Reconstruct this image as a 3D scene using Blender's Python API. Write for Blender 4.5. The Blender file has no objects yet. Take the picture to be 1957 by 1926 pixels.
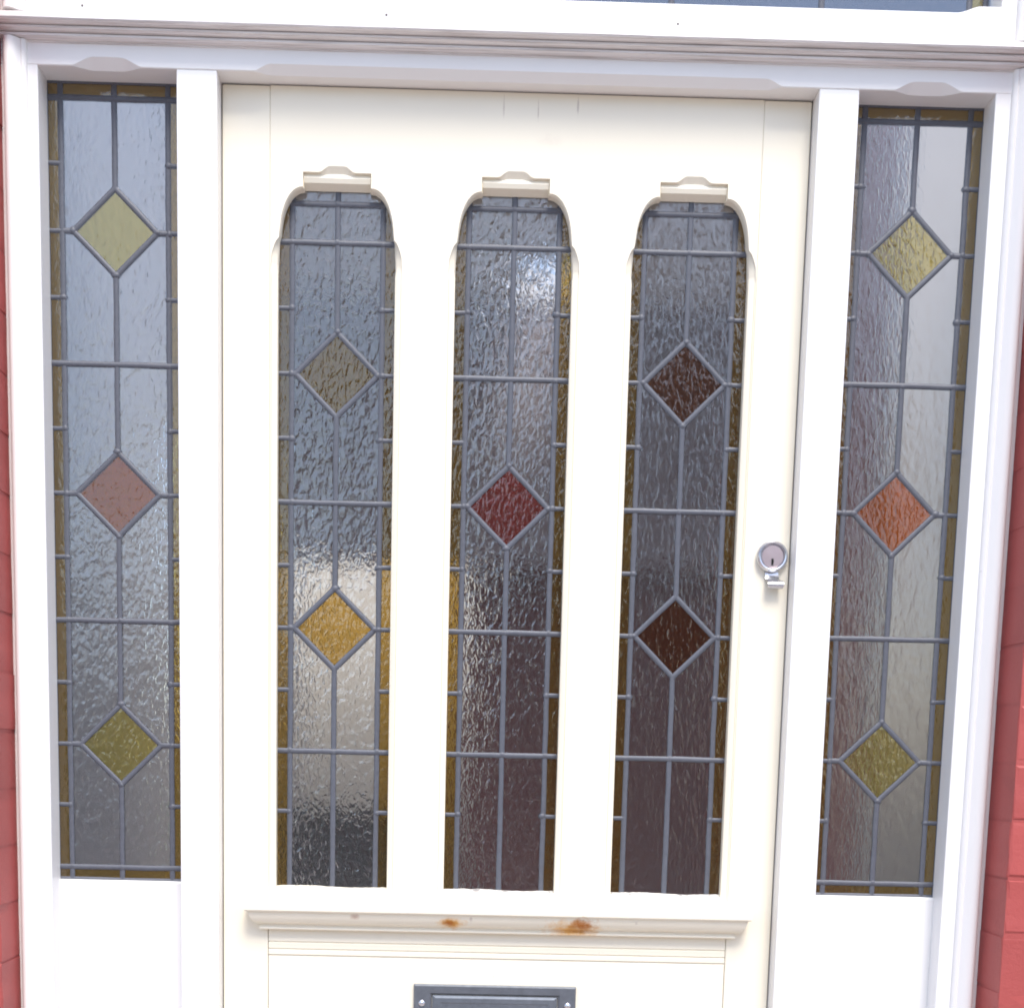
import bpy, bmesh, math, random
from mathutils import Vector, Matrix
random.seed(11)
scene = bpy.context.scene
C = scene.collection

# ------------------------------------------------------------------ camera
cam_d = bpy.data.cameras.new('camera')
cam = bpy.data.objects.new('camera', cam_d); C.objects.link(cam); scene.camera = cam
PITCH, ROLL, YAW = math.radians(7.769), 0.0226, -0.0160
Rz = Matrix.Rotation(YAW, 3, 'Z')
fwd = Rz @ Vector((0, math.cos(PITCH), -math.sin(PITCH)))
rgt = Rz @ Vector((1, 0, 0))
dwn = Rz @ Vector((0, -math.sin(PITCH), -math.cos(PITCH)))
ax = math.cos(ROLL) * rgt - math.sin(ROLL) * dwn
ad = math.sin(ROLL) * rgt + math.cos(ROLL) * dwn
M3 = Matrix((ax, -ad, -fwd)).transposed()
cam.matrix_world = Matrix.Translation((-0.063, -2.05, 1.27)) @ M3.to_4x4()
cam_d.sensor_width = 36.0
cam_d.lens = 36.0 * 2730.0 / 1957.0
cam_d.shift_x = (978.5 - 911.2) / 1957.0          # the photograph is an upper crop of a taller frame
cam_d.shift_y = (1840.3 - 963.0) / 1957.0
cam_d.clip_start = 0.05; cam_d.clip_end = 400

# ------------------------------------------------------------------ sky, sun, exposure
SUN_EL, SUN_AZ = math.radians(57), math.radians(13)   # azimuth measured from -Y (street side) towards +X
world = bpy.data.worlds.new('World'); scene.world = world; world.use_nodes = True
wn = world.node_tree.nodes; wl = world.node_tree.links
sky = wn.new('ShaderNodeTexSky'); sky.sky_type = 'NISHITA'; sky.sun_disc = False
sky.sun_elevation = SUN_EL; sky.sun_rotation = math.pi - SUN_AZ
sky.air_density = 1.0; sky.dust_density = 1.6; sky.ozone_density = 1.0
wl.new(sky.outputs[0], wn['Background'].inputs[0]); wn['Background'].inputs[1].default_value = 0.12
sun_d = bpy.data.lights.new('sun', 'SUN'); sun_d.energy = 1.5; sun_d.angle = math.radians(22); sun_d.color = (1.0, 0.97, 0.92)
sun = bpy.data.objects.new('sun', sun_d); C.objects.link(sun)
sdir = Vector((math.sin(SUN_AZ) * math.cos(SUN_EL), -math.cos(SUN_AZ) * math.cos(SUN_EL), math.sin(SUN_EL)))
sun.rotation_euler = (-sdir).to_track_quat('-Z', 'Y').to_euler(); sun.location = sdir * 30
scene.view_settings.view_transform = 'Standard'; scene.view_settings.look = 'None'
scene.view_settings.exposure = 1.32; scene.view_settings.gamma = 1.0
scene.view_settings.use_curve_mapping = False
scene.render.engine = 'CYCLES'
scene.cycles.use_denoising = True
scene.cycles.max_bounces = 14; scene.cycles.transmission_bounces = 12; scene.cycles.diffuse_bounces = 5
scene.cycles.sample_clamp_indirect = 2.5
scene.cycles.filter_width = 1.9

# ------------------------------------------------------------------ materials
def nmat(name):
    m = bpy.data.materials.new(name); m.use_nodes = True
    nt = m.node_tree
    return m, nt, nt.nodes, nt.links, nt.nodes['Principled BSDF']
def N(nodes, t, **kw):
    n = nodes.new(t)
    for k, v in kw.items():
        if hasattr(n, k): setattr(n, k, v)
        else: n.inputs[k].default_value = v
    return n
def ramp(nodes, stops):
    r = nodes.new('ShaderNodeValToRGB')
    el = r.color_ramp.elements
    while len(el) < len(stops): el.new(0.5)
    for e, (p, c) in zip(el, stops):
        e.position = p; e.color = (*c, 1) if len(c) == 3 else c
    return r
def mixc(nodes, links, fac, a, b, mode='MIX'):
    m = nodes.new('ShaderNodeMix'); m.data_type = 'RGBA'; m.blend_type = mode
    for s, v in ((0, fac), (6, a), (7, b)):
        if isinstance(v, bpy.types.NodeSocket): links.new(v, m.inputs[s])
        else: m.inputs[s].default_value = v if s == 0 else ((*v, 1) if len(v) == 3 else v)
    return m.outputs[2]
def world_pos(nodes):
    return nodes.new('ShaderNodeNewGeometry').outputs['Position']

def paint(name, col, dirt, rough=0.34, vary=0.035, grime=0.0):
    """old brushed gloss paint: faint brush ripple, slight yellowing in patches, rare specks"""
    m, nt, n, l, b = nmat(name)
    pos = world_pos(n)
    big = N(n, 'ShaderNodeTexNoise', Scale=6.0, Detail=5.0, Roughness=0.6); l.new(pos, big.inputs['Vector'])
    c1 = tuple(max(0, c - vary) for c in col)
    base = mixc(n, l, big.outputs['Fac'], c1, col)
    fine = N(n, 'ShaderNodeTexNoise', Scale=46.0, Detail=4.0, Roughness=0.7); l.new(pos, fine.inputs['Vector'])
    sp = ramp(n, [(0.0, (0, 0, 0)), (0.70, (0, 0, 0)), (0.80, (1, 1, 1))]); l.new(fine.outputs['Fac'], sp.inputs['Fac'])
    sc = N(n, 'ShaderNodeMath', operation='MULTIPLY'); l.new(sp.outputs['Color'], sc.inputs[0]); sc.inputs[1].default_value = 0.45
    base = mixc(n, l, sc.outputs[0], base, dirt)
    if grime:                                        # old dirt streaked along the moulding
        mg = N(n, 'ShaderNodeMapping'); mg.inputs['Scale'].default_value = (9, 330, 330); l.new(pos, mg.inputs['Vector'])
        tg = N(n, 'ShaderNodeTexNoise', Scale=1.0, Detail=5.0, Roughness=0.65); l.new(mg.outputs[0], tg.inputs['Vector'])
        rg = ramp(n, [(0.0, (0, 0, 0)), (0.46, (0, 0, 0)), (0.68, (grime,) * 3)]); l.new(tg.outputs['Fac'], rg.inputs['Fac'])
        base = mixc(n, l, rg.outputs['Color'], base, (0.42, 0.38, 0.37))
    l.new(base, b.inputs['Base Color'])
    b.inputs['Roughness'].default_value = rough
    mp = N(n, 'ShaderNodeMapping'); mp.inputs['Scale'].default_value = (260, 260, 14); l.new(pos, mp.inputs['Vector'])
    br = N(n, 'ShaderNodeTexNoise', Scale=1.0, Detail=3.0); l.new(mp.outputs[0], br.inputs['Vector'])
    bp = N(n, 'ShaderNodeBump', Strength=0.10, Distance=0.0006); l.new(br.outputs['Fac'], bp.inputs['Height'])
    bp2 = N(n, 'ShaderNodeBump', Strength=0.25, Distance=0.0016); l.new(big.outputs['Fac'], bp2.inputs['Height']); l.new(bp.outputs[0], bp2.inputs['Normal'])
    l.new(bp2.outputs[0], b.inputs['Normal'])
    return m
WHITE = paint('white_gloss_paint', (0.835, 0.82, 0.805), (0.35, 0.33, 0.32))
GRIMY = paint('grimy_white_paint', (0.80, 0.775, 0.765), (0.35, 0.33, 0.32), grime=0.75)
CREAM = paint('cream_gloss_paint', (0.85, 0.785, 0.648), (0.42, 0.36, 0.28), rough=0.36)

def stained_paint(name, base_mat_col, spots):
    """cream paint with rust weeping from nail heads: each spot = (x, z, rx, rz, strength, colour)"""
    m, nt, n, l, b = nmat(name)
    pos = world_pos(n)
    big = N(n, 'ShaderNodeTexNoise', Scale=6.0, Detail=5.0); l.new(pos, big.inputs['Vector'])
    col = mixc(n, l, big.outputs['Fac'], tuple(c - .035 for c in base_mat_col), base_mat_col)
    wob = N(n, 'ShaderNodeTexNoise', Scale=90.0, Detail=4.0, Roughness=0.65); l.new(pos, wob.inputs['Vector'])
    for (x, z, rx, rz, st, c) in spots:
        mp = N(n, 'ShaderNodeMapping'); mp.vector_type = 'POINT'
        mp.inputs['Location'].default_value = (-x / rx, 0, -z / rz); mp.inputs['Scale'].default_value = (1 / rx, 0, 1 / rz)
        l.new(pos, mp.inputs['Vector'])
        ln = N(n, 'ShaderNodeVectorMath', operation='LENGTH'); l.new(mp.outputs[0], ln.inputs[0])
        ad = N(n, 'ShaderNodeMath', operation='MULTIPLY_ADD'); l.new(wob.outputs['Fac'], ad.inputs[0]); ad.inputs[1].default_value = 1.5; l.new(ln.outputs['Value'], ad.inputs[2])
        r = ramp(n, [(0.0, (st,) * 3), (0.5, (st,) * 3), (0.95, (0, 0, 0))])
        hv = N(n, 'ShaderNodeMath', operation='MULTIPLY'); l.new(ad.outputs[0], hv.inputs[0]); hv.inputs[1].default_value = 0.55
        l.new(hv.outputs[0], r.inputs['Fac'])
        col = mixc(n, l, r.outputs['Color'], col, c)
    l.new(col, b.inputs['Base Color']); b.inputs['Roughness'].default_value = 0.4
    bp = N(n, 'ShaderNodeBump', Strength=0.25, Distance=0.0016); l.new(big.outputs['Fac'], bp.inputs['Height']); l.new(bp.outputs[0], b.inputs['Normal'])
    return m
RUST, RUSTL = (0.42, 0.13, 0.010), (0.72, 0.36, 0.06)
CORNICE = stained_paint('rust_stained_cream_paint', (0.85, 0.785, 0.648), [
    (0.110, 1.040, 0.048, 0.019, 0.9, RUSTL), (0.122, 1.047, 0.024, 0.014, 1.0, RUST),
    (-0.068, 1.047, 0.023, 0.012, 1.0, RUSTL), (-0.071, 1.047, 0.012, 0.007, 1.0, RUST),
    (-0.208, 1.053, 0.007, 0.006, 0.7, (0.45, 0.26, 0.18)), (-0.04, 1.054, 0.003, 0.004, 0.6, (0.45, 0.35, 0.3)),
    (0.20, 1.052, 0.003, 0.003, 0.5, (0.5, 0.4, 0.35))])

def brick_mat(name, c0, c1, bump=0.6):
    m, nt, n, l, b = nmat(name)
    pos = world_pos(n)
    oi = n.new('ShaderNodeObjectInfo')
    big = N(n, 'ShaderNodeTexNoise', Scale=14.0, Detail=6.0, Roughness=0.65); l.new(pos, big.inputs['Vector'])
    col = mixc(n, l, big.outputs['Fac'], c0, c1)
    hs = N(n, 'ShaderNodeHueSaturation'); l.new(col, hs.inputs['Color'])
    mr = N(n, 'ShaderNodeMapRange'); mr.inputs['To Min'].default_value = 0.9; mr.inputs['To Max'].default_value = 1.08
    l.new(oi.outputs['Random'], mr.inputs['Value']); l.new(mr.outputs[0], hs.inputs['Value'])
    l.new(hs.outputs['Color'], b.inputs['Base Color'])
    b.inputs['Roughness'].default_value = 0.55
    f = N(n, 'ShaderNodeTexNoise', Scale=170.0, Detail=6.0, Roughness=0.7); l.new(pos, f.inputs['Vector'])
    bp = N(n, 'ShaderNodeBump', Strength=bump, Distance=0.0015); l.new(f.outputs['Fac'], bp.inputs['Height'])
    bp2 = N(n, 'ShaderNodeBump', Strength=0.4, Distance=0.0022); l.new(big.outputs['Fac'], bp2.inputs['Height']); l.new(bp.outputs[0], bp2.inputs['Normal'])
    l.new(bp2.outputs[0], b.inputs['Normal'])
    return m
BRICK = brick_mat('red_painted_brick', (0.34, 0.057, 0.052), (0.44, 0.085, 0.075))

def simple(name, col, rough=0.6, metal=0.0, scale=20.0, vary=0.15, bump=0.2, dist=0.001):
    m, nt, n, l, b = nmat(name)
    tc = n.new('ShaderNodeTexCoord')
    t = N(n, 'ShaderNodeTexNoise', Scale=scale, Detail=5.0, Roughness=0.6); l.new(tc.outputs['Object'], t.inputs['Vector'])
    c = mixc(n, l, t.outputs['Fac'], tuple(x * (1 - vary) for x in col), tuple(min(1, x * (1 + vary)) for x in col))
    l.new(c, b.inputs['Base Color'])
    b.inputs['Roughness'].default_value = rough; b.inputs['Metallic'].default_value = metal
    bp = N(n, 'ShaderNodeBump', Strength=bump, Distance=dist); l.new(t.outputs['Fac'], bp.inputs['Height']); l.new(bp.outputs[0], b.inputs['Normal'])
    return m
LEAD = simple('oxidised_lead', (0.092, 0.097, 0.118), rough=0.5, metal=0.0, scale=130.0, vary=0.22, bump=0.5, dist=0.0008)
STEEL = simple('worn_chrome', (0.62, 0.62, 0.65), rough=0.24, metal=0.9, scale=60, vary=0.08, bump=0.1)
BRASS = simple('worn_lock_barrel', (0.55, 0.45, 0.46), rough=0.35, metal=0.8, scale=70, vary=0.15, bump=0.15)
DARKSLOT = simple('keyhole_black', (0.02, 0.02, 0.02), rough=0.8)
PEWTER = simple('weathered_grey_metal', (0.16, 0.175, 0.20), rough=0.40, metal=0.55, scale=90, vary=0.30, bump=0.35, dist=0.0006)
def putty_mat():
    m, nt, n, l, b = nmat('cracked_putty')
    pos = world_pos(n)
    t = N(n, 'ShaderNodeTexNoise', Scale=70.0, Detail=6.0, Roughness=0.7); l.new(pos, t.inputs['Vector'])
    r = ramp(n, [(0.0, (0.10, 0.095, 0.10)), (0.40, (0.34, 0.31, 0.29)), (0.47, (0.76, 0.72, 0.65)), (1.0, (0.80, 0.76, 0.69))]); l.new(t.outputs['Fac'], r.inputs['Fac'])
    l.new(r.outputs['Color'], b.inputs['Base Color']); b.inputs['Roughness'].default_value = 0.7
    bp = N(n, 'ShaderNodeBump', Strength=0.9, Distance=0.002); l.new(t.outputs['Fac'], bp.inputs['Height']); l.new(bp.outputs[0], b.inputs['Normal'])
    return m
PUTTY = putty_mat()
CONCRETE = simple('concrete', (0.36, 0.315, 0.295), rough=0.85, scale=12, vary=0.12, bump=0.4, dist=0.003)
ASPHALT = simple('asphalt', (0.055, 0.055, 0.058), rough=0.85, scale=60, vary=0.25, bump=0.6, dist=0.004)
GRASS = simple('garden_soil_and_grass', (0.08, 0.095, 0.04), rough=0.95, scale=8, vary=0.35)
KERB = simple('kerb_stone', (0.30, 0.29, 0.28), rough=0.85)
STEP = simple('stone_step', (0.36, 0.34, 0.31), rough=0.7, scale=25)
HALL_PALE = simple('pale_hall_plaster', (0.66, 0.63, 0.595), rough=0.8, scale=4, vary=0.06)
HALL_CREAM = simple('cream_hall_plaster', (0.68, 0.645, 0.575), rough=0.8, scale=4, vary=0.06)
HALL_MAROON = simple('maroon_hall_wallpaper', (0.27, 0.070, 0.054), rough=0.7, scale=6, vary=0.12)
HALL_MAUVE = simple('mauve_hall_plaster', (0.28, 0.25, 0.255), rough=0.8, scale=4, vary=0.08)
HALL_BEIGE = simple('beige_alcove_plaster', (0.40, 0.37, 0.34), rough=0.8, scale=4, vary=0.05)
HALL_TILE = simple('pale_hall_tiles', (0.52, 0.50, 0.46), rough=0.45, scale=5)
DARKWOOD = simple('dark_cabinet_wood', (0.03, 0.026, 0.03), rough=0.4, scale=8)
CURTAIN = simple('dark_red_cloth', (0.22, 0.062, 0.048), rough=0.9, scale=30)
HOUSE_BRICK = simple('opposite_red_brick', (0.28, 0.085, 0.065), rough=0.85, scale=6, vary=0.25)
RENDERED = simple('pale_render', (0.66, 0.65, 0.64), rough=0.85, scale=3, vary=0.06)
CREAMWALL = simple('cream_render', (0.68, 0.61, 0.48), rough=0.85, scale=3, vary=0.06)
ROOF = simple('slate_roof', (0.11, 0.11, 0.125), rough=0.7, scale=9, vary=0.2)
TRIM = simple('painted_trim', (0.75, 0.75, 0.74), rough=0.45)
DARKGLASS = simple('house_window_glass', (0.03, 0.035, 0.04), rough=0.06, vary=0.1, bump=0.0)
LEAF = simple('hedge_leaf', (0.045, 0.07, 0.025), rough=0.6, vary=0.3)
NAIL = simple('rusty_nail', (0.16, 0.13, 0.12), rough=0.8)

def glass(name, tint, bump=0.60, scale=175.0, stretch=0.5, rough=0.10, scatter=0.022, scatterc=(0.5, 0.5, 0.52)):
    """hand-rolled obscure glass: fresnel mirror over tinted refraction, both sides rippled, plus a diffuse tint standing in for light scattered in the pane"""
    m, nt, n, l, b = nmat(name)
    n.remove(b); out = n['Material Output']
    tc = n.new('ShaderNodeTexCoord'); oi = n.new('ShaderNodeObjectInfo')
    off = N(n, 'ShaderNodeVectorMath', operation='SCALE'); l.new(oi.outputs['Random'], off.inputs[0]); off.inputs['Scale'].default_value = 37.0
    add = N(n, 'ShaderNodeVectorMath', operation='ADD'); l.new(tc.outputs['Object'], add.inputs[0]); l.new(off.outputs[0], add.inputs[1])
    mp = N(n, 'ShaderNodeMapping'); mp.inputs['Scale'].default_value = (1, 0.25, stretch); mp.inputs['Rotation'].default_value = (0, 0.22, 0); l.new(add.outputs[0], mp.inputs['Vector'])
    t1 = N(n, 'ShaderNodeTexNoise', Scale=scale, Detail=1.5, Roughness=0.45, Distortion=0.6); l.new(mp.outputs[0], t1.inputs['Vector'])
    t2 = N(n, 'ShaderNodeTexNoise', Scale=scale * 0.22, Detail=2.0); l.new(mp.outputs[0], t2.inputs['Vector'])
    b1 = N(n, 'ShaderNodeBump', Strength=bump, Distance=0.0022); l.new(t1.outputs['Fac'], b1.inputs['Height'])
    b2 = N(n, 'ShaderNodeBump', Strength=0.5 * bump, Distance=0.004); l.new(t2.outputs['Fac'], b2.inputs['Height']); l.new(b1.outputs[0], b2.inputs['Normal'])
    nor = b2.outputs[0]
    fr = N(n, 'ShaderNodeFresnel', IOR=1.78); l.new(nor, fr.inputs['Normal'])
    rf = N(n, 'ShaderNodeBsdfRefraction', Roughness=rough, IOR=1.5); rf.inputs['Color'].default_value = (*[math.sqrt(c) for c in tint], 1); l.new(nor, rf.inputs['Normal'])
    gl = N(n, 'ShaderNodeBsdfGlossy', Roughness=rough * 1.3); gl.inputs['Color'].default_value = (1, 1, 1, 1); l.new(nor, gl.inputs['Normal'])
    df = N(n, 'ShaderNodeBsdfDiffuse'); df.inputs['Color'].default_value = (*scatterc, 1)
    md = N(n, 'ShaderNodeMixShader'); md.inputs[0].default_value = scatter; l.new(rf.outputs[0], md.inputs[1]); l.new(df.outputs[0], md.inputs[2])  # diffuse colour mixed in to imitate milky brightness and glow through the glass
    mx = N(n, 'ShaderNodeMixShader'); l.new(fr.outputs[0], mx.inputs[0]); l.new(md.outputs[0], mx.inputs[1]); l.new(gl.outputs[0], mx.inputs[2])
    l.new(mx.outputs[0], out.inputs['Surface'])
    return m
G = {
    'clear': glass('clear_rippled_glass', (0.90, 0.90, 0.91), bump=0.42, scale=165.0),
    'hammered': glass('clear_hammered_glass', (0.90, 0.90, 0.90), bump=0.50, scale=150.0, stretch=0.55),
    'soft': glass('clear_softly_rippled_glass', (0.89, 0.89, 0.90), bump=0.30, scale=190.0, stretch=0.35, rough=0.12),
    'faint': glass('clear_faintly_rippled_glass', (0.89, 0.89, 0.89), bump=0.20, scale=200.0, stretch=0.35, rough=0.13),
    'plain': glass('clear_smooth_glass', (0.90, 0.89, 0.88), bump=0.12, scale=120.0, rough=0.12),
    'rust': glass('rust_red_glass', (0.40, 0.10, 0.010), bump=0.3, scatter=0.16, scatterc=(0.36, 0.11, 0.03)),
    'bamber': glass('bright_amber_glass', (0.62, 0.14, 0.003), bump=0.22, scatter=0.16, scatterc=(0.50, 0.13, 0.008)),
    'brown': glass('brown_glass', (0.42, 0.17, 0.06), bump=0.3, scatter=0.05, scatterc=(0.25, 0.11, 0.05)),
    'amber': glass('amber_glass', (0.50, 0.32, 0.07), bump=0.32, scatter=0.07, scatterc=(0.42, 0.28, 0.08)),
    'yellow': glass('straw_yellow_glass', (0.78, 0.63, 0.18), bump=0.42, scatter=0.07, scatterc=(0.5, 0.45, 0.18)),
    'gold': glass('gold_glass', (0.60, 0.38, 0.08), bump=0.5, scatter=0.07, scatterc=(0.45, 0.30, 0.08)),
    'dimmed': glass('dimmed_transom_glass', (0.20, 0.21, 0.235), bump=0.2),  # tint darkened to dim the bright sky behind the transom
    'red': glass('deep_red_glass', (0.62, 0.12, 0.08), bump=0.5, scatter=0.07, scatterc=(0.40, 0.10, 0.09)),
}

# ------------------------------------------------------------------ mesh helpers
class MB:
    def __init__(s): s.v = []; s.f = []
    def box(s, x0, x1, y0, y1, z0, z1):
        b = len(s.v)
        s.v += [(x, y, z) for z in (z0, z1) for y in (y0, y1) for x in (x0, x1)]
        s.f += [tuple(b + i for i in q) for q in ((0, 2, 3, 1), (4, 5, 7, 6), (0, 1, 5, 4), (1, 3, 7, 5), (3, 2, 6, 7), (2, 0, 4, 6))]
        return s
    def loft(s, loops, closed=True, cap=True, flip=False):
        b = len(s.v); n = len(loops[0])
        for lp in loops: s.v += [tuple(p) for p in lp]
        for i in range(len(loops) - 1):
            for j in range(n if closed else n - 1):
                k = (j + 1) % n
                q = (b + i * n + j, b + i * n + k, b + (i + 1) * n + k, b + (i + 1) * n + j)
                s.f.append(q[::-1] if flip else q)
        if cap:
            s.f.append(tuple(b + j for j in range(n))[::-1]); s.f.append(tuple(b + (len(loops) - 1) * n + j for j in range(n)))
        return s
    def lathe_y(s, cx, cz, prof, seg=40):
        """profile of (radius, y) turned about the y axis through (cx, cz)"""
        loops = [[(cx + r * math.cos(2 * math.pi * j / seg), y, cz + r * math.sin(2 * math.pi * j / seg)) for j in range(seg)] for r, y in prof]
        return s.loft(loops, True, True)
    def blob(s, x, y, z, rx, ry, rz, seg=8, rings=4):
        loops = []
        for i in range(rings + 1):
            a = -math.pi / 2 + math.pi * i / rings
            r = max(0.03, math.cos(a))
            loops.append([(x + rx * r * math.cos(2 * math.pi * j / seg), y + ry * r * math.sin(2 * math.pi * j / seg), z + rz * math.sin(a)) for j in range(seg)])
        return s.loft(loops)
    def mesh(s, name):
        me = bpy.data.meshes.new(name); me.from_pydata(s.v, [], s.f)
        bm = bmesh.new(); bm.from_mesh(me); bmesh.ops.recalc_face_normals(bm, faces=bm.faces); bm.to_mesh(me); bm.free()
        return me
    def build(s, name, mat, parent=None, bevel=0.0, smooth=False, origin=None, seg=2):
        me = s.mesh(name)
        o = bpy.data.objects.new(name, me); C.objects.link(o); me.materials.append(mat)
        if origin is not None:
            me.transform(Matrix.Translation(-Vector(origin))); o.location = origin
        if parent is not None:
            o.parent = parent
            if origin is not None: o.location = Vector(origin) - wloc(parent)
            else: o.location = -wloc(parent)
        if bevel:
            md = o.modifiers.new('bevel', 'BEVEL'); md.width = bevel; md.segments = seg; md.limit_method = 'ANGLE'; md.angle_limit = math.radians(32)
        if smooth:
            for p in me.polygons: p.use_smooth = True
        return o
def wloc(o):
    v = Vector((0, 0, 0))
    while o is not None: v += o.location; o = o.parent
    return v
def smooth_by_angle(o, deg=35):
    me = o.data
    bm = bmesh.new(); bm.from_mesh(me)
    for f in bm.faces: f.smooth = True
    for e in bm.edges:
        if len(e.link_faces) != 2 or e.calc_face_angle(0) > math.radians(deg): e.smooth = False
    bm.to_mesh(me); bm.free()
def thing(name, label, cat, loc=(0, 0, 0), group=None):
    o = bpy.data.objects.new(name, None); C.objects.link(o); o.location = loc; o.empty_display_size = 0.1
    o['label'] = label; o['category'] = cat
    if group: o['group'] = group
    return o
def struct(o): o['kind'] = 'structure'; return o
def sstep(t): t = max(0.0, min(1.0, t)); return t * t * (3 - 2 * t)
def mm(v): return v * 0.001

# ------------------------------------------------------------------ ground and street (reflected in the glass, lights the soffits)
struct(MB().box(-80, 80, -90, 60, -0.3, 0.0).build('ground', GRASS))
struct(MB().box(-30, 30, -5.2, 0.6, 0.0, 0.02).build('front_path', CONCRETE))
struct(MB().box(-60, 60, -12.0, -5.45, 0.0, 0.012).build('road', ASPHALT))
struct(MB().box(-60, 60, -5.45, -5.2, 0.0, 0.12).build('kerb', KERB, bevel=0.015))
struct(MB().box(-60, 60, -14.2, -12.0, 0.0, 0.11).build('pavement', CONCRETE))

# ------------------------------------------------------------------ red painted brick house round the doorway
house = thing('brick_house', 'red painted brick house front on both sides of the white doorway', 'house', (0, 0.2, 0))
ZT = 2.78
core = MB()
RX = 0.7009
for s, rx in ((-1, RX - 0.0105), (1, RX)):
    xa, xb = sorted((s * rx, s * 4.2))
    core.box(xa, xb, -0.0841, 0.12, 0.0, ZT)
core.box(-4.2, 4.2, -0.0841, 0.12, ZT, 3.25)
wall = core.build('wall', BRICK, house)
COURSE, BH = 0.0795, 0.0750
def brick_mesh(L, seed):
    r = random.Random(seed)
    nx, nz = max(2, int(L / 0.04)), 3
    mb = MB(); b = 0.005
    # front face grid slightly uneven, worn arrises
    def jit(a): return r.uniform(-a, a)
    loops = []
    for (ins, y) in ((0.0, 0.110), (0.0, 0.004), (0.0013, 0.0010), (0.0035, 0.0)):
        lp = []
        x0, x1, z0, z1 = ins, L - ins, ins, BH - ins
        for i in range(nx): lp.append((x0 + (x1 - x0) * i / nx, z0))
        for i in range(nz): lp.append((x1, z0 + (z1 - z0) * i / nz))
        for i in range(nx): lp.append((x1 - (x1 - x0) * i / nx, z1))
        for i in range(nz): lp.append((x0, z1 - (z1 - z0) * i / nz))
        a = 0.0012 if y < 0.05 else 0.0
        loops.append([(x + jit(a), y + jit(a * .6), z + jit(a)) for x, z in lp])
    mb.loft(loops)
    me = mb.mesh('brick'); me.materials.append(BRICK)
    return me
full = [brick_mesh(0.2355, k) for k in range(4)]
half = [brick_mesh(0.1155, 10 + k) for k in range(4)]
wl_loc = wloc(wall)
for s, z_off in ((1, 0.976), (-1, 0.989)):
    k0 = -int(z_off / COURSE)
    for k in range(k0, k0 + 34):
        z = z_off + COURSE * k + (COURSE - BH) / 2
        if z < 0.0: continue
        x = 0.7 if s > 0 else 0.6895
        pieces = [1, 1, 1] if k % 2 else [0, 1, 1, 0]
        for p in pieces:
            L = 0.2355 if p else 0.1155
            me = random.choice(full if p else half)
            o = bpy.data.objects.new('brick', me); C.objects.link(o); o.parent = wall
            px = x if s > 0 else -x - L
            o.location = Vector((px + random.uniform(-.0008, .0008), -0.085 + random.uniform(-.0012, .0012), z + random.uniform(-.0008, .0008))) - wl_loc
            o.rotation_euler = (random.uniform(-.004, .004), random.uniform(-.004, .004), random.uniform(-.004, .004))
            x += L + 0.0045

step = MB().box(-0.95, 0.95, -0.42, 0.02, 0.02, 0.165).build('doorstep', STEP, bevel=0.012, origin=(0, -0.2, 0.02))
step['label'] = 'low stone step below the cream front door'; step['category'] = 'step'

# ------------------------------------------------------------------ leaded glass
def came(mb, p, q, w=0.0080, h=0.0027, y=0.0, ext=0.0):
    """rounded lead strip from p to q (x, z) standing h proud of both faces of the glass at y, with slightly wandering width"""
    a = Vector((p[0], q[0])); d = Vector((q[0] - p[0], q[1] - p[1])); L = d.length
    if L < 1e-6: return
    d.normalize(); nrm = Vector((-d.y, d.x))
    n = max(2, int(L / 0.03)); loops = []
    for i in range(n + 1):
        t = -ext + (L + 2 * ext) * i / n
        cx, cz = p[0] + d.x * t, p[1] + d.y * t
        ww = w * (1 + random.uniform(-0.05, 0.05)); o_ = random.uniform(-0.0003, 0.0003)
        sec = []
        for (u, v) in ((-1, 0.35), (-0.80, 0.86), (0, 1.0), (0.80, 0.86), (1, 0.35), (1, -0.30), (0.72, -0.8), (-0.72, -0.8), (-1, -0.30)):
            off = u * ww / 2 + o_
            sec.append((cx + nrm.x * off, y - v * h, cz + nrm.y * off))
        loops.append(sec)
    mb.loft(loops)
pane_cache = {}
def pane(parent, poly, y, kind, tilt=0.006):
    cx = sum(p[0] for p in poly) / len(poly); cz = sum(p[1] for p in poly) / len(poly)
    key = (kind,) + tuple((round(p[0] - cx, 4), round(p[1] - cz, 4)) for p in poly)
    me = pane_cache.get(key)
    if me is None:
        mb = MB(); t = 0.0016
        mb.loft([[(p[0] - cx, -t, p[1] - cz) for p in poly], [(p[0] - cx, t, p[1] - cz) for p in poly]])
        me = mb.mesh('pane'); me.materials.append(G[kind]); pane_cache[key] = me
    o = bpy.data.objects.new('pane', me); C.objects.link(o); o.parent = parent
    o.location = Vector((cx, y, cz)) - wloc(parent)
    w = max(p[0] for p in poly) - min(p[0] for p in poly); h = max(p[1] for p in poly) - min(p[1] for p in poly)
    o.rotation_euler = (random.uniform(-1, 1) * min(tilt, 0.0011 / max(h, .02)), 0, random.uniform(-1, 1) * min(tilt, 0.0009 / max(w, .02)))
    return o
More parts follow.
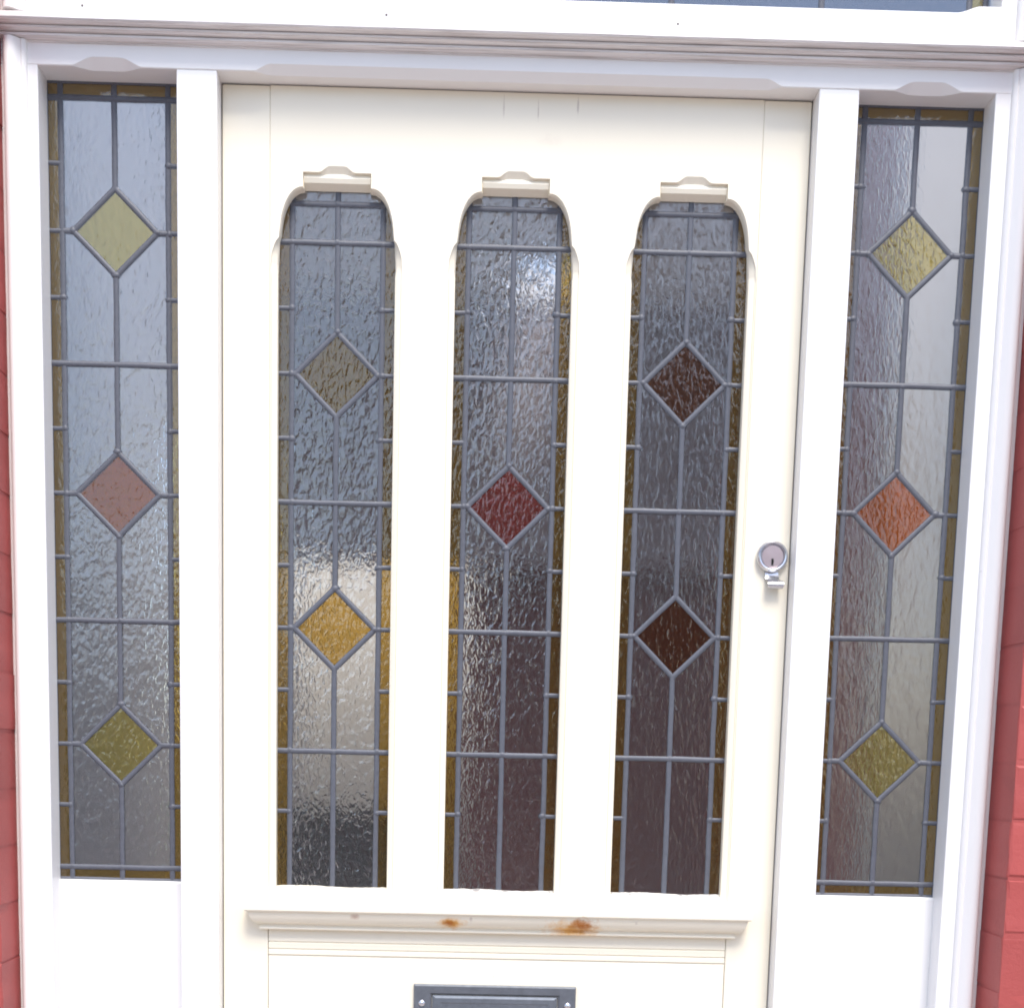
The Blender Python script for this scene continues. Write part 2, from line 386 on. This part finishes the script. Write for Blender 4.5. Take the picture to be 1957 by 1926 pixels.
def leaded(parent, name, xc, y, xb, xe, bars, diamonds, ticks, zlo, zhi, colours, top_border=None, bottom_border=None, dw=0.058, dh=0.057, border='amber', clear=('clear', 'clear')):
    mb = MB()
    joints = []
    for s in (-1, 1):
        came(mb, (xc + s * xb, zlo), (xc + s * xb, zhi), y=y)
        came(mb, (xc + s * (xe - 0.001), zlo), (xc + s * (xe - 0.001), zhi), w=0.006, y=y)
        for t in ticks:
            came(mb, (xc + s * xb, t), (xc + s * xe, t), y=y, w=0.0066); joints.append((xc + s * (xb + 0.0), t))
    for z in bars:
        came(mb, (xc - xe, z), (xc + xe, z), y=y, h=0.0032); joints.append((xc, z))
    for z in (zlo, zhi): came(mb, (xc - xe, z), (xc + xe, z), y=y, w=0.008)
    edges = sorted(bars)
    polys = []
    lo = edges[0] if bottom_border else zlo
    hi = edges[-1]
    rows = [lo] + [b for b in edges if b > lo + 1e-6]
    if hi < rows[-1] - 1e-6: pass
    for a, b in zip(rows[:-1], rows[1:]):
        dz = [d for d in diamonds if a < d < b]
        if dz:
            zc = dz[0]
            came(mb, (xc, a), (xc, zc - dh), y=y); came(mb, (xc, zc + dh), (xc, b), y=y)
            D = [(xc, zc + dh), (xc + dw, zc), (xc, zc - dh), (xc - dw, zc)]
            for i in range(4): came(mb, D[i], D[(i + 1) % 4], y=y, ext=0.002)
            joints.extend(D)
            for s in (-1, 1):
                came(mb, (xc + s * dw, zc), (xc + s * xb, zc), y=y)
                polys.append(([(xc + s * xb, b), (xc, b), (xc, zc + dh), (xc + s * dw, zc), (xc + s * xb, zc)][::s], 'clear'))
                polys.append(([(xc + s * xb, zc), (xc + s * dw, zc), (xc, zc - dh), (xc, a), (xc + s * xb, a)][::s], 'clear'))
            polys.append((D, colours[diamonds.index(zc)]))
        else:
            came(mb, (xc, a), (xc, b), y=y)
            polys.append(([(xc - xb, a), (xc, a), (xc, b), (xc - xb, b)], 'clear'))
            polys.append(([(xc, a), (xc + xb, a), (xc + xb, b), (xc, b)], 'clear'))
    for cond, a, b in ((top_border, hi, zhi), (bottom_border, zlo, lo)):
        if cond:
            came(mb, (xc, a), (xc, b), y=y)
            for s in (-1, 1): polys.append(([(xc, a), (xc + s * xb, a), (xc + s * xb, b), (xc, b)][::s], cond))
    tk = sorted([zlo, zhi] + list(ticks))
    for s in (-1, 1):
        for a, b in zip(tk[:-1], tk[1:]):
            if b - a < 0.004: continue
            polys.append(([(xc + s * xb, a), (xc + s * xe, a), (xc + s * xe, b), (xc + s * xb, b)][::s], border))
    for (jx, jz) in joints:
        if random.random() < 0.85:
            mb.blob(jx + random.uniform(-.001, .001), y, jz + random.uniform(-.001, .001), random.uniform(.0050, .0074), 0.0040, random.uniform(.0044, .0062))
    o = mb.build(name, LEAD, parent, smooth=True, origin=(xc, y, (zlo + zhi) / 2))
    smooth_by_angle(o, 60)
    for poly, kind in polys:
        if kind == 'clear': kind = clear[0 if sum(q[0] for q in poly) / len(poly) < xc else 1]
        pane(o, poly, y, kind)
    return o

# ------------------------------------------------------------------ white door surround
fr = thing('door_surround', 'white painted timber door frame with sidelights and moulded head', 'door frame', (0, 0.05, 0.165))
HX, ZH = 662.0, 2182.5
DOOR_OPEN, POST_OUT, SIDE_OUT = 403.0, 457.0, 641.0
def hcut(x):
    h = 1.2
    for c in (-549.5, 549.5):
        d = abs(x - c)
        if d < 52: h = max(h, 12.0 * sstep((52 - d) / 34) * (1 - 0.12 * (d / 52) ** 2))
    if abs(x) < 358: h = max(h, 10.0 * sstep((358 - abs(x)) / 27))
    return h
xs = sorted(set([-HX, HX] + [c + i * 2.0 for c in (-549.5, 549.5) for i in range(-27, 28)] + [s * (330 + i * 2.0) for s in (-1, 1) for i in range(0, 15)] + [i * 60.0 for i in range(-5, 6)]))
loops = []
for x in xs:
    h = hcut(x)
    loops.append([(mm(x), mm(y), mm(z)) for y, z in ((0, 2246), (0, ZH + h), (h * 1.05, ZH), (90, ZH), (90, 2246))])
hd = MB().loft(loops).build('head_rail', WHITE, fr); smooth_by_angle(hd, 30)
for s in (-1, 1):
    a, b = sorted((s * DOOR_OPEN, s * POST_OUT))
    MB().box(mm(a), mm(b), 0.0, 0.09, 0.165, mm(ZH - 0.3)).build('mullion_post', WHITE, fr, bevel=0.0016)
    a, b = sorted((s * SIDE_OUT, s * (700.6 if s > 0 else 690.2)))
    MB().box(mm(a), mm(b), 0.0006, 0.09, 0.165, 2.80).build('outer_stile', WHITE, fr, bevel=0.0016)
    # storm moulding against the brick: rounded strip, proud of the stile
    prof = [(662, 4), (662, -2), (664, -5.5), (667.5, -7), (669.5, -6.0), (671.5, -8.0), (676, -12.5), (682, -15.5), (687, -15), (690.5, -11.5), (692, -6), (692, 4)]
    for zz0, zz1 in ((0.165, 2.2115), (2.2465, 2.80)):
        dxs = 0.0 if s > 0 else -8.0
        lo = [(s * mm(x + dxs), mm(y), zz0) for x, y in prof]; hi = [(s * mm(x + dxs), mm(y), zz1) for x, y in prof]
        o = MB().loft([lo, hi]).build('storm_moulding', WHITE, fr); smooth_by_angle(o, 40)
    # rebate stop behind the door edge
    a, b = sorted((s * (DOOR_OPEN - 14), s * (DOOR_OPEN + 10)))
    MB().box(mm(a), mm(b), 0.0765, 0.092, 0.165, 2.19).build('door_stop', WHITE, fr)
    # sidelight apron panel, set back in its opening
    a, b = sorted((s * (POST_OUT - 2), s * (SIDE_OUT + 2)))
    MB().box(mm(a), mm(b), 0.0385, 0.085, 0.165, 1.0965).build('apron_panel', WHITE, fr, bevel=0.0025)
MB().box(mm(-DOOR_OPEN), mm(DOOR_OPEN), 0.0765, 0.092, 2.166, 2.1822).build('door_stop', WHITE, fr)
MB().box(mm(-700), mm(700), -0.03, 0.13, 0.165, 0.20).build('threshold', STEP, fr, bevel=0.004)
# moulded band across the head: three reeds facing down and out
prof = [(2, 2210.0), (-1.5, 2210.0), (-1.8, 2212.4), (-9.5, 2212.9), (-11.6, 2213.9), (-11.8, 2216.4), (-9.0, 2217.2), (-9.2, 2218.0), (-18, 2218.5), (-20.4, 2219.6), (-20.6, 2221.9), (-18, 2222.6), (-18, 2223.2), (-27, 2223.6), (-30.5, 2224.5), (-32.2, 2226.4), (-31.6, 2230.0), (-28, 2233.8), (-20, 2238.5), (2, 2246)]
o = MB().loft([[(s, mm(y), mm(z)) for y, z in prof] for s in (-0.69, -0.4, 0, 0.4, 0.7)]).build('head_moulding', GRIMY, fr); smooth_by_angle(o, 28)
# transom rail above it, its top arris cut away between the stops
loops = []
xs = sorted(set([-645.0, 645.0] + [s * (570 + 2.5 * i) for s in (-1, 1) for i in range(0, 22)] + [i * 90.0 for i in range(-6, 7)]))
for x in xs:
    t = sstep((612 - abs(x)) / 34); ch = 8.5 * t
    loops.append([(mm(x), mm(y), mm(z)) for y, z in ((-10, 2236), (-10, 2284.5 - ch), (-8.6, 2285.6 - ch), (30, 2286.6 - ch), (60, 2287 - ch), (60, 2236))])
o = MB().loft(loops).build('transom_rail', WHITE, fr); smooth_by_angle(o, 30)
MB().box(-0.64, 0.64, 0.0, 0.09, 2.70, 2.80).build('top_rail', WHITE, fr, bevel=0.002)
nl = MB()
for x in (-578, -178, 208): nl.lathe_y(mm(x), 2.2520, [(0.0001, -0.0098), (0.0016, -0.0102), (0.0013, -0.0106), (0.0001, -0.0108)], 10)
nl.build('nail_heads', NAIL, fr)
B = [1.2895 + 0.1746 * k for k in range(5)]            # pitch of the horizontal leads
SB = [b + 0.0028 for b in B]
tick_s = [SB[0] + 0.0873 * k for k in range(-1, 10)]
for s, cols in ((-1, ['yellow', 'rust', 'yellow']), (1, ['yellow', 'bamber', 'yellow'])):
    o = leaded(fr, 'sidelight', s * 0.5505, 0.046, 0.073, 0.0935, [1.1150, SB[1], SB[3], 2.1620], [SB[4], SB[2], SB[0]], [1.1150, 2.1620] + tick_s, 1.0965, 2.1835, cols, top_border='amber', bottom_border='amber', clear=('clear', 'clear') if s < 0 else ('faint', 'plain'))
    o['label'] = 'left leaded sidelight with three diamonds' if s < 0 else 'right leaded sidelight with three diamonds'
# transom light over the head
tw = MB()
zt0, zt1 = 2.272, 2.702
txs = [-0.634, -0.612, -0.41, -0.205, 0.0, 0.205, 0.41, 0.612, 0.634]
for x in txs: came(tw, (x, zt0), (x, zt1), y=0.046)
for z in (zt0, zt1): came(tw, (-0.64, z), (0.64, z), y=0.046)
to = tw.build('transom_light', LEAD, fr, origin=(0, 0.046, 2.5)); smooth_by_angle(to, 60)
for a, b in zip(txs[:-1], txs[1:]):
    pane(to, [(a, zt0), (b, zt0), (b, zt1), (a, zt1)], 0.046, 'amber' if b - a < 0.05 else 'dimmed')

# ------------------------------------------------------------------ cream front door
door = thing('front_door', 'cream painted front door with three tall leaded windows', 'door', (0, 0.054, 0.2))
Y0, YB = 0.034, 0.074
DW, DZ0, DZ1 = 0.4016, 0.207, 2.1805
SX = 0.3362
for s in (-1, 1):
    a, b = sorted((s * (SX + 0.0002), s * DW))
    MB().box(a, b, Y0, YB, DZ0, DZ1).build('stile', CREAM, door, bevel=0.0018)
def outline():
    """half outline of a window opening: list of (front x, front z, deep x, deep z, kind), bottom to crown"""
    pts = []
    pts.append((90.0, 1084, 81.0, 1090.5, 'side'))
    for z in (1300, 1600, 1800, 1940): pts.append((90.0, z, 81.0, z, 'side'))
    for i in range(9):                                   # horn where the chamfer stops
        t = i / 8; u = 1 - t
        fx = 79.4 + 14.0 * u ** 0.62 - 2.9 * sstep((u - 0.55) / 0.45)
        pts.append((fx, 1950 + 36.5 * t, 81.0 - 1.6 * t, 1950 + 36.5 * t, 'horn'))
    for i in range(1, 15):                               # shoulder
        a = (math.pi / 2) * i / 14
        pts.append((46.5 + 32.2 * math.cos(a) ** 0.92, 1987 + 66 * math.sin(a), 45.2 + 32.2 * math.cos(a) ** 0.92, 1986 + 65.2 * math.sin(a), 'sh'))
    pts.append((46.6, 2055.0, 45.6, 2053.4, 'tabside'))
    pts.append((46.6, 2072.0, 45.6, 2072.0, 'tab'))
    for x in (38, 30, 25): pts.append((x, 2072.0, x, 2072.0, 'tab'))
    for i in range(1, 8):
        x = 25 - 25 * i / 7
        pts.append((x, 2072.0 + 8.2 * sstep((25 - x) / 15), x, 2072.0, 'tab'))
    return pts
HO = outline()
Y0m = 34.0
def hole_loops(xc):
    """six rings from the front face back to the glass"""
    rings = []
    steps = [(0.0, 0.0), (0.08, 0.8), (0.40, 1.8), (0.85, 3.2), (1.0, 4.6), (1.0, 18.5)]
    tabz = [(None, 0.0), (2072.0, 5.0), (2070.6, 5.2), (2066.0, 3.4), (2060.0, 5.6), (2054.0, 18.5)]
    for i, (t, dy) in enumerate(steps):
        half_ = []
        for (fx, fz, dx, dz, kd) in HO:
            if kd == 'tab':
                z = fz if i == 0 else tabz[i][0]; y = tabz[i][1]
                if i == 1 and fz > 2072.2: y = 3.2 + 0.25 * (fz - 2072)
                x = fx + (dx - fx) * min(1, t * 2)
                half_.append((x, Y0m + y, z))
            elif kd == 'tabside':
                half_.append((fx + (dx - fx) * t, Y0m + tabz[i][1], fz - (1.0 * t)))
            else:
                if kd == 'side' and i in (1, 2): t_, dy_ = ((0.04, 1.7), (0.15, 0.6))[i - 1]
                elif kd == 'horn': t_, dy_ = t, min(18.5, dy * (2.6 if i < 5 else 1))
                else: t_, dy_ = t, dy
                half_.append((fx + (dx - fx) * t_, Y0m + dy_, fz + (dz - fz) * t_))
        ring = [(xc + x, y, z) for x, y, z in half_] + [(xc - x, y, z) for x, y, z in reversed(half_) if x > 1e-6]
        rings.append([tuple(mm(c) for c in p) for p in ring])
    return rings
from mathutils.geometry import tessellate_polygon
sash = MB()
WX = (-245.0, 0.0, 245.0)
PZ0 = 1.0705
outer = [(-SX, Y0, PZ0), (SX, Y0, PZ0), (SX, Y0, DZ1), (-SX, Y0, DZ1)]
rings_all = [hole_loops(x) for x in WX]
polys = [outer] + [r[0] for r in rings_all]
flat = [p for lp in polys for p in lp]
tris = tessellate_polygon([[Vector((p[0], p[2], 0)) for p in lp] for lp in polys])
base = len(sash.v); sash.v += flat; sash.f += [tuple(base + i for i in t) for t in tris]
bq = len(sash.v); sash.v += [(p[0], YB - 0.004, p[2]) for p in outer]
for i in range(4): sash.f.append((base + i, base + (i + 1) % 4, bq + (i + 1) % 4, bq + i))
off = base + 4
for r in rings_all:
    n = len(r[0]); st = off
    prev = st
    for ring in r[1:]:
        cur = len(sash.v); sash.v += ring
        for j in range(n): sash.f.append((prev + j, prev + (j + 1) % n, cur + (j + 1) % n, cur + j))
        prev = cur
    off += n
SASHM = stained_paint('marked_cream_paint', (0.85, 0.785, 0.648), [
    (-0.019, 2.162, 0.0016, 0.016, 0.5, (0.45, 0.36, 0.28)), (0.028, 2.157, 0.0012, 0.018, 0.6, (0.45, 0.36, 0.28)), (0.082, 2.165, 0.0016, 0.014, 0.6, (0.42, 0.34, 0.28)),
    (0.045, 2.120, 0.022, 0.010, 0.12, (0.5, 0.38, 0.33))])
so = sash.build('window_frame', SASHM, door); smooth_by_angle(so, 26)
# putty beads along the foot of each light, hand pressed and lumpy
for x in WX:
    mb = MB(); loops = []
    for i in range(41):
        xx = mm(x - 82 + 164 * i / 40)
        k = 0.8 + 0.5 * math.sin(i * 0.17 + x) * math.sin(i * 0.071 + 2 * x) + random.uniform(-0.16, 0.16)
        zt = 1.0912 + 0.0024 * k
        loops.append([(xx, 0.0400, 1.0868), (xx, 0.0425, 1.0890 + 0.0012 * k), (xx, 0.0490, zt - 0.0008), (xx, 0.0530, zt), (xx, 0.0535, 1.0860)])
    o = mb.loft(loops).build('putty_bead', PUTTY if x > -100 else CREAM, door); smooth_by_angle(o, 50)
YG = 0.0560
tick_d = [B[4] - 0.0873 * k for k in range(0, 10)]
ZB, ZTOP, BT = 1.0880, 2.0780, 2.0382
def lab(o, t): o['label'] = t
lab(leaded(door, 'leaded_window', -0.245, YG, 0.063, 0.0865, [B[0], B[2], B[4], BT], [B[3], B[1]], tick_d, ZB, ZTOP, ['gold', 'gold'], top_border='clear', clear=('hammered', 'hammered')), 'left leaded door window with two gold diamonds')
lab(leaded(door, 'leaded_window', 0.0, YG, 0.063, 0.0865, [B[0], B[1], B[3], B[4], BT], [B[2]], tick_d, ZB, ZTOP, ['red'], top_border='clear', clear=('hammered', 'clear')), 'middle leaded door window with one red diamond')
lab(leaded(door, 'leaded_window', 0.245, YG, 0.063, 0.0865, [B[0], B[2], B[4], BT], [B[3], B[1]], tick_d, ZB, ZTOP, ['brown', 'brown'], top_border='clear', clear=('soft', 'soft')), 'right leaded door window with two brown diamonds')
# drip cornice with returned ends
prof = [(0, 1083), (14, 1082), (27, 1079), (31.5, 1074.5), (32.2, 1069), (31.8, 1061.0), (30.5, 1059.2), (27.2, 1058.8), (26.6, 1056.0), (24.5, 1050), (20, 1043.5), (14.5, 1039.6), (10.8, 1038.4), (10.6, 1036.6), (12.2, 1035.4), (12.4, 1032.6), (10.6, 1031.2), (6.2, 1030.8), (0, 1030.6)]
mb = MB(); loops = []
for p, z in prof:
    L = 335.5 + p
    loops.append([tuple(mm(c) for c in q) for q in ((-L, 35.5, z), (-L, 34 - p, z), (-L * .5, 34 - p, z), (0, 34 - p, z), (L * .5, 34 - p, z), (L, 34 - p, z), (L, 35.5, z))])
o = mb.loft(loops, closed=False, cap=False).build('drip_cornice', CORNICE, door); smooth_by_angle(o, 30)
# apron below with three reeds
zs = [(0.2, 1072.0), (0.2, 1013.2), (1.2, 1012.6), (2.2, 1011.6), (1.2, 1010.8), (0.2, 1009.8), (0.2, 1002.6), (1.2, 1002.0), (2.2, 1001.0), (1.2, 1000.2), (0.3, 999.2), (0.3, 993.6), (1.6, 993.0), (3.0, 992.0), (2.6, 991.2), (1.6, 990.0), (1.6, 520)]
lo = [(-SX + 0.0006, mm(34 + y), mm(z)) for y, z in zs] + [(-SX + 0.0006, YB - 0.003, 0.52), (-SX + 0.0006, YB - 0.003, 1.072)]
hi = [(SX - 0.0006, y, z) for _, y, z in lo]
o = MB().loft([lo, hi]).build('apron_rail', CREAM, door); smooth_by_angle(o, 20)
MB().box(-SX + 0.0006, SX - 0.0006, Y0 + 0.0016, YB - 0.003, DZ0, 0.5198).build('bottom_rail', CREAM, door, bevel=0.002)
# letter plate
lx0, lx1, lz0, lz1 = -0.1215, 0.1175, 0.874, 0.9535
def rect(ix, iz, y): return [(lx0 + ix, y, lz0 + iz), (lx1 - ix, y, lz0 + iz), (lx1 - ix, y, lz1 - iz), (lx0 + ix, y, lz1 - iz)]
yd = Y0 + 0.0016
o = MB().loft([rect(0, 0, yd), rect(0, 0, yd - 0.0055), rect(0.002, 0.002, yd - 0.0075), rect(0.0235, 0.0125, yd - 0.0060), rect(0.0262, 0.0148, yd - 0.0035), rect(0.0264, 0.0150, yd - 0.0005)], cap=False).build('letter_plate', PEWTER, door); smooth_by_angle(o, 15)
fl = MB().loft([rect(0.0272, 0.0160, yd - 0.0003), rect(0.0272, 0.0160, yd - 0.0030), rect(0.0320, 0.0200, yd - 0.0046), rect(0.0390, 0.0262, yd - 0.0052), rect(0.0410, 0.0280, yd - 0.0044)]).build('flap', PEWTER, o); smooth_by_angle(fl, 15)
sc_ = MB()
for x in (lx0 + 0.012, lx1 - 0.012):
    sc_.lathe_y(x, (lz0 + lz1) / 2 + 0.012, [(0.0048, yd - 0.0055), (0.0048, yd - 0.0078), (0.0036, yd - 0.0092), (0.0001, yd - 0.0098)], 18)
ob = sc_.build('plate_screws', STEEL, o); smooth_by_angle(ob, 40)
# cylinder lock with its pull
lkx, lkz = 0.3760, 1.5765
rim = MB().lathe_y(lkx, lkz, [(0.0222, Y0), (0.0222, Y0 - 0.006), (0.0213, Y0 - 0.0085), (0.0190, Y0 - 0.0105), (0.0172, Y0 - 0.0100), (0.0160, Y0 - 0.0072), (0.0001, Y0 - 0.0072)], 48).build('cylinder_lock', STEEL, door); smooth_by_angle(rim, 30)
o = MB().lathe_y(lkx, lkz - 0.0005, [(0.0153, Y0 - 0.006), (0.0153, Y0 - 0.0084), (0.0146, Y0 - 0.0092), (0.0001, Y0 - 0.0094)], 40).build('barrel', BRASS, rim); smooth_by_angle(o, 30)
MB().box(lkx - 0.0018, lkx + 0.0012, Y0 - 0.0099, Y0 - 0.008, lkz - 0.0125, lkz - 0.0035).box(lkx - 0.0008, lkx + 0.0016, Y0 - 0.0099, Y0 - 0.008, lkz - 0.0092, lkz - 0.0062).build('keyhole', DARKSLOT, rim)
loops = []
for (z, y, hw, dx) in ((-0.0185, -0.0030, 0.0098, 0.0), (-0.0240, -0.0034, 0.0094, 0.0008), (-0.0300, -0.0044, 0.0096, 0.0018), (-0.0330, -0.0075, 0.0104, 0.0032), (-0.0345, -0.0125, 0.0112, 0.0045), (-0.0375, -0.0165, 0.0112, 0.0050), (-0.0415, -0.0170, 0.0112, 0.0052), (-0.0440, -0.0150, 0.0110, 0.0050), (-0.0452, -0.0110, 0.0104, 0.0046)):
    c = lkx + dx
    loops.append([(c - hw, Y0 + y, lkz + z), (c + hw, Y0 + y, lkz + z), (c + hw, Y0 + y + 0.0018, lkz + z + 0.0006), (c - hw, Y0 + y + 0.0018, lkz + z + 0.0006)])
o = MB().loft(loops).build('pull', STEEL, rim); smooth_by_angle(o, 50)

# ------------------------------------------------------------------ hall behind the glass, lit by openings added in roof and side wall
YE = 4.75
struct(MB().box(-0.95, 1.45, 0.13, YE, 0.10, 0.17).build('hall_floor', HALL_TILE))
lw = MB().box(-0.95, -0.80, 0.13, 1.95, 0.17, 2.95).box(-0.95, -0.80, 3.45, YE, 0.17, 2.95).box(-0.95, -0.80, 1.95, 3.45, 0.17, 0.80).box(-0.95, -0.80, 1.95, 3.45, 2.40, 2.95)
struct(lw.build('hall_wall_left', HALL_PALE))                 # with an unseen opening added to light the back of the hall
struct(MB().box(1.30, 1.45, 0.13, 1.50, 0.17, 2.95).build('hall_wall_right', HALL_PALE))
struct(MB().box(0.972, 1.45, 1.5004, 1.65, 0.17, 2.95).build('hall_wall_alcove', HALL_BEIGE))  # wall added facing the door to catch sun from the entry opening
struct(MB().box(0.97, 1.12, 1.6504, YE, 0.17, 2.95).build('hall_wall_papered', HALL_MAROON))
struct(MB().box(-0.7996, 0.9696, 4.60, YE, 0.17, 2.95).build('hall_wall_back', HALL_CREAM))
struct(MB().box(-0.7996, 0.9696, 3.425, 3.50, 2.02, 2.9502).build('hall_added_lintel', HALL_MAUVE))  # added bulkhead that hides the rear roof opening from the door windows
cl = MB()
def cbox(x0, x1, y0, y1): cl.box(x0, x1, y0, y1, 2.9504, 3.05)
cbox(-0.95, 1.45, 0.13, 0.18); cbox(-0.95, -0.76, 0.18, 1.85); cbox(1.26, 1.45, 0.18, 1.85); cbox(-0.95, 1.45, 1.85, 3.0)
cbox(-0.95, 0.13, 3.0, 3.40); cbox(0.31, 1.12, 3.0, 3.40); cbox(-0.95, 1.12, 3.40, 3.54)      # openings added for light over entry and back, a small one for a highlight
struct(cl.build('hall_ceiling', HALL_PALE))
fw = MB()
fw.box(-0.95, -0.705, 0.1212, 0.1296, 0.17, 2.95).box(0.705, 1.45, 0.1212, 0.1296, 0.17, 2.95).box(-0.705, 0.705, 0.1212, 0.1296, 2.80, 2.95)
struct(fw.build('hall_wall_front', HALL_PALE))
# curtain across the passage, folded cloth
mb = MB(); loops = []
for i in range(121):
    x = -0.06 + 1.02 * i / 120; y = 3.60 + 0.035 * math.sin(i * 0.62) + 0.012 * math.sin(i * 0.23)
    loops.append([(x, y, 0.20), (x, y + 0.012, 0.20), (x, y + 0.004, 2.45), (x, y - 0.008, 2.45)])
o = mb.loft(loops).build('curtain', CURTAIN, smooth=True, origin=(0.35, 3.60, 0.2)); o['label'] = 'dark red curtain hanging at the end of the hall'; o['category'] = 'curtain'
cab = thing('cabinet', 'low dark wooden cabinet at the back of the hall', 'cabinet', (-0.52, 4.3, 0.17))
MB().box(-0.79, -0.20, 4.08, 4.58, 0.20, 1.05).build('carcass', DARKWOOD, cab, bevel=0.006)
MB().box(-0.795, -0.18, 4.06, 4.59, 1.0504, 1.08).build('cabinet_top', DARKWOOD, cab, bevel=0.006)
for x in (-0.65, -0.35): MB().box(x - 0.13, x + 0.13, 4.066, 4.0796, 0.26, 1.0).build('cabinet_door', DARKWOOD, cab, bevel=0.004)

# ------------------------------------------------------------------ houses across the street, seen only as reflections
def houseblock(name, label, x0, x1, yf, depth, eave, ridge, wall_m, wins, gable=True):
    h = thing(name, label, 'house', ((x0 + x1) / 2, yf - depth / 2, 0))
    xm = (x0 + x1) / 2
    if gable:
        lp = [(x0, 0.0), (x1, 0.0), (x1, eave), (xm, ridge), (x0, eave)]
        MB().loft([[(x, yf, z) for x, z in lp], [(x, yf - depth, z) for x, z in lp]]).build('wall', wall_m, h)
        rb = MB()
        for s, xe in ((-1, x0), (1, x1)):
            q = [(xe + s * 0.35, eave - 0.30), (xm, ridge + 0.02), (xm, ridge + 0.20), (xe + s * 0.35, eave - 0.12)]
            rb.loft([[(x, yf + 0.3, z) for x, z in q], [(x, yf - depth - 0.3, z) for x, z in q]])
        rb.build('roof', ROOF, h)
    else:
        MB().box(x0, x1, yf - depth, yf, 0.0, eave).build('wall', wall_m, h)
        lp = [(yf + 0.4, eave), (yf - depth / 2, ridge), (yf - depth - 0.4, eave)]
        MB().loft([[(x0 - .2, y, z + 0.003) for y, z in lp], [(x1 + .2, y, z + 0.003) for y, z in lp]]).build('roof', ROOF, h)
    for (wx, wz, ww, wh) in wins:
        f = MB().box(wx - ww / 2 - .07, wx + ww / 2 + .07, yf + 0.004, yf + 0.06, wz - .07, wz + wh + .07).build('window', TRIM, h, bevel=0.01)
        MB().box(wx - ww / 2, wx + ww / 2, yf + 0.0605, yf + 0.068, wz, wz + wh / 2 - .02).build('pane', DARKGLASS, f)
        MB().box(wx - ww / 2, wx + ww / 2, yf + 0.0605, yf + 0.068, wz + wh / 2 + .02, wz + wh).build('pane', DARKGLASS, f)
    return h
houseblock('brick_gable_house', 'red brick gabled house across the street facing the doorway', -0.8, 5.13, -16.0, 9, 4.6, 8.6, HOUSE_BRICK, [(1.2, 1.0, 1.0, 1.5), (3.4, 1.0, 1.0, 1.5), (2.1, 4.4, 1.2, 1.5)])
houseblock('rendered_house', 'tall pale rendered house far across the street, right of the brick gable', 11.0, 19.0, -17.0, 9, 5.2, 8.0, RENDERED, [(13, 1.0, 1.1, 1.5), (16, 1.0, 1.1, 1.5)], False)
houseblock('cream_cottage', 'low cream cottage set back across the street, left of the brick gable', -12.5, -1.6, -24.0, 8, 2.9, 4.6, CREAMWALL, [(-9.5, 0.9, 1.2, 1.3), (-6.4, 0.9, 1.2, 1.3)], False)
# clipped hedge in front of the cottage: leaf faces over a dark core
mb = MB(); rr = random.Random(5)
mb.box(-12, -1.3, -15.2, -14.6, 0.0, 0.95)
for i in range(5200):
    x = rr.uniform(-12.1, -1.2); side = rr.random()
    y, z = (rr.uniform(-15.28, -14.52), 0.95 + rr.uniform(-.03, .10)) if side < .4 else (-14.56 + rr.uniform(-.04, .07), rr.uniform(0.02, 1.0))
    a = rr.uniform(0, 6.28); e = rr.uniform(-1, 1); L = rr.uniform(.03, .06)
    u = Vector((math.cos(a), math.sin(a) * .6, e)).normalized() * L; v = Vector((-math.sin(a), math.cos(a), rr.uniform(-.5, .5))).normalized() * L * .5
    p = Vector((x, y, z)); b0 = len(mb.v)
    mb.v += [tuple(p - u), tuple(p + v), tuple(p + u), tuple(p - v)]; mb.f.append((b0, b0 + 1, b0 + 2, b0 + 3))
o = mb.build('hedge', LEAF, origin=(-6.6, -14.9, 0)); o['label'] = 'clipped dark green hedge in front of the cream cottage'; o['category'] = 'hedge'
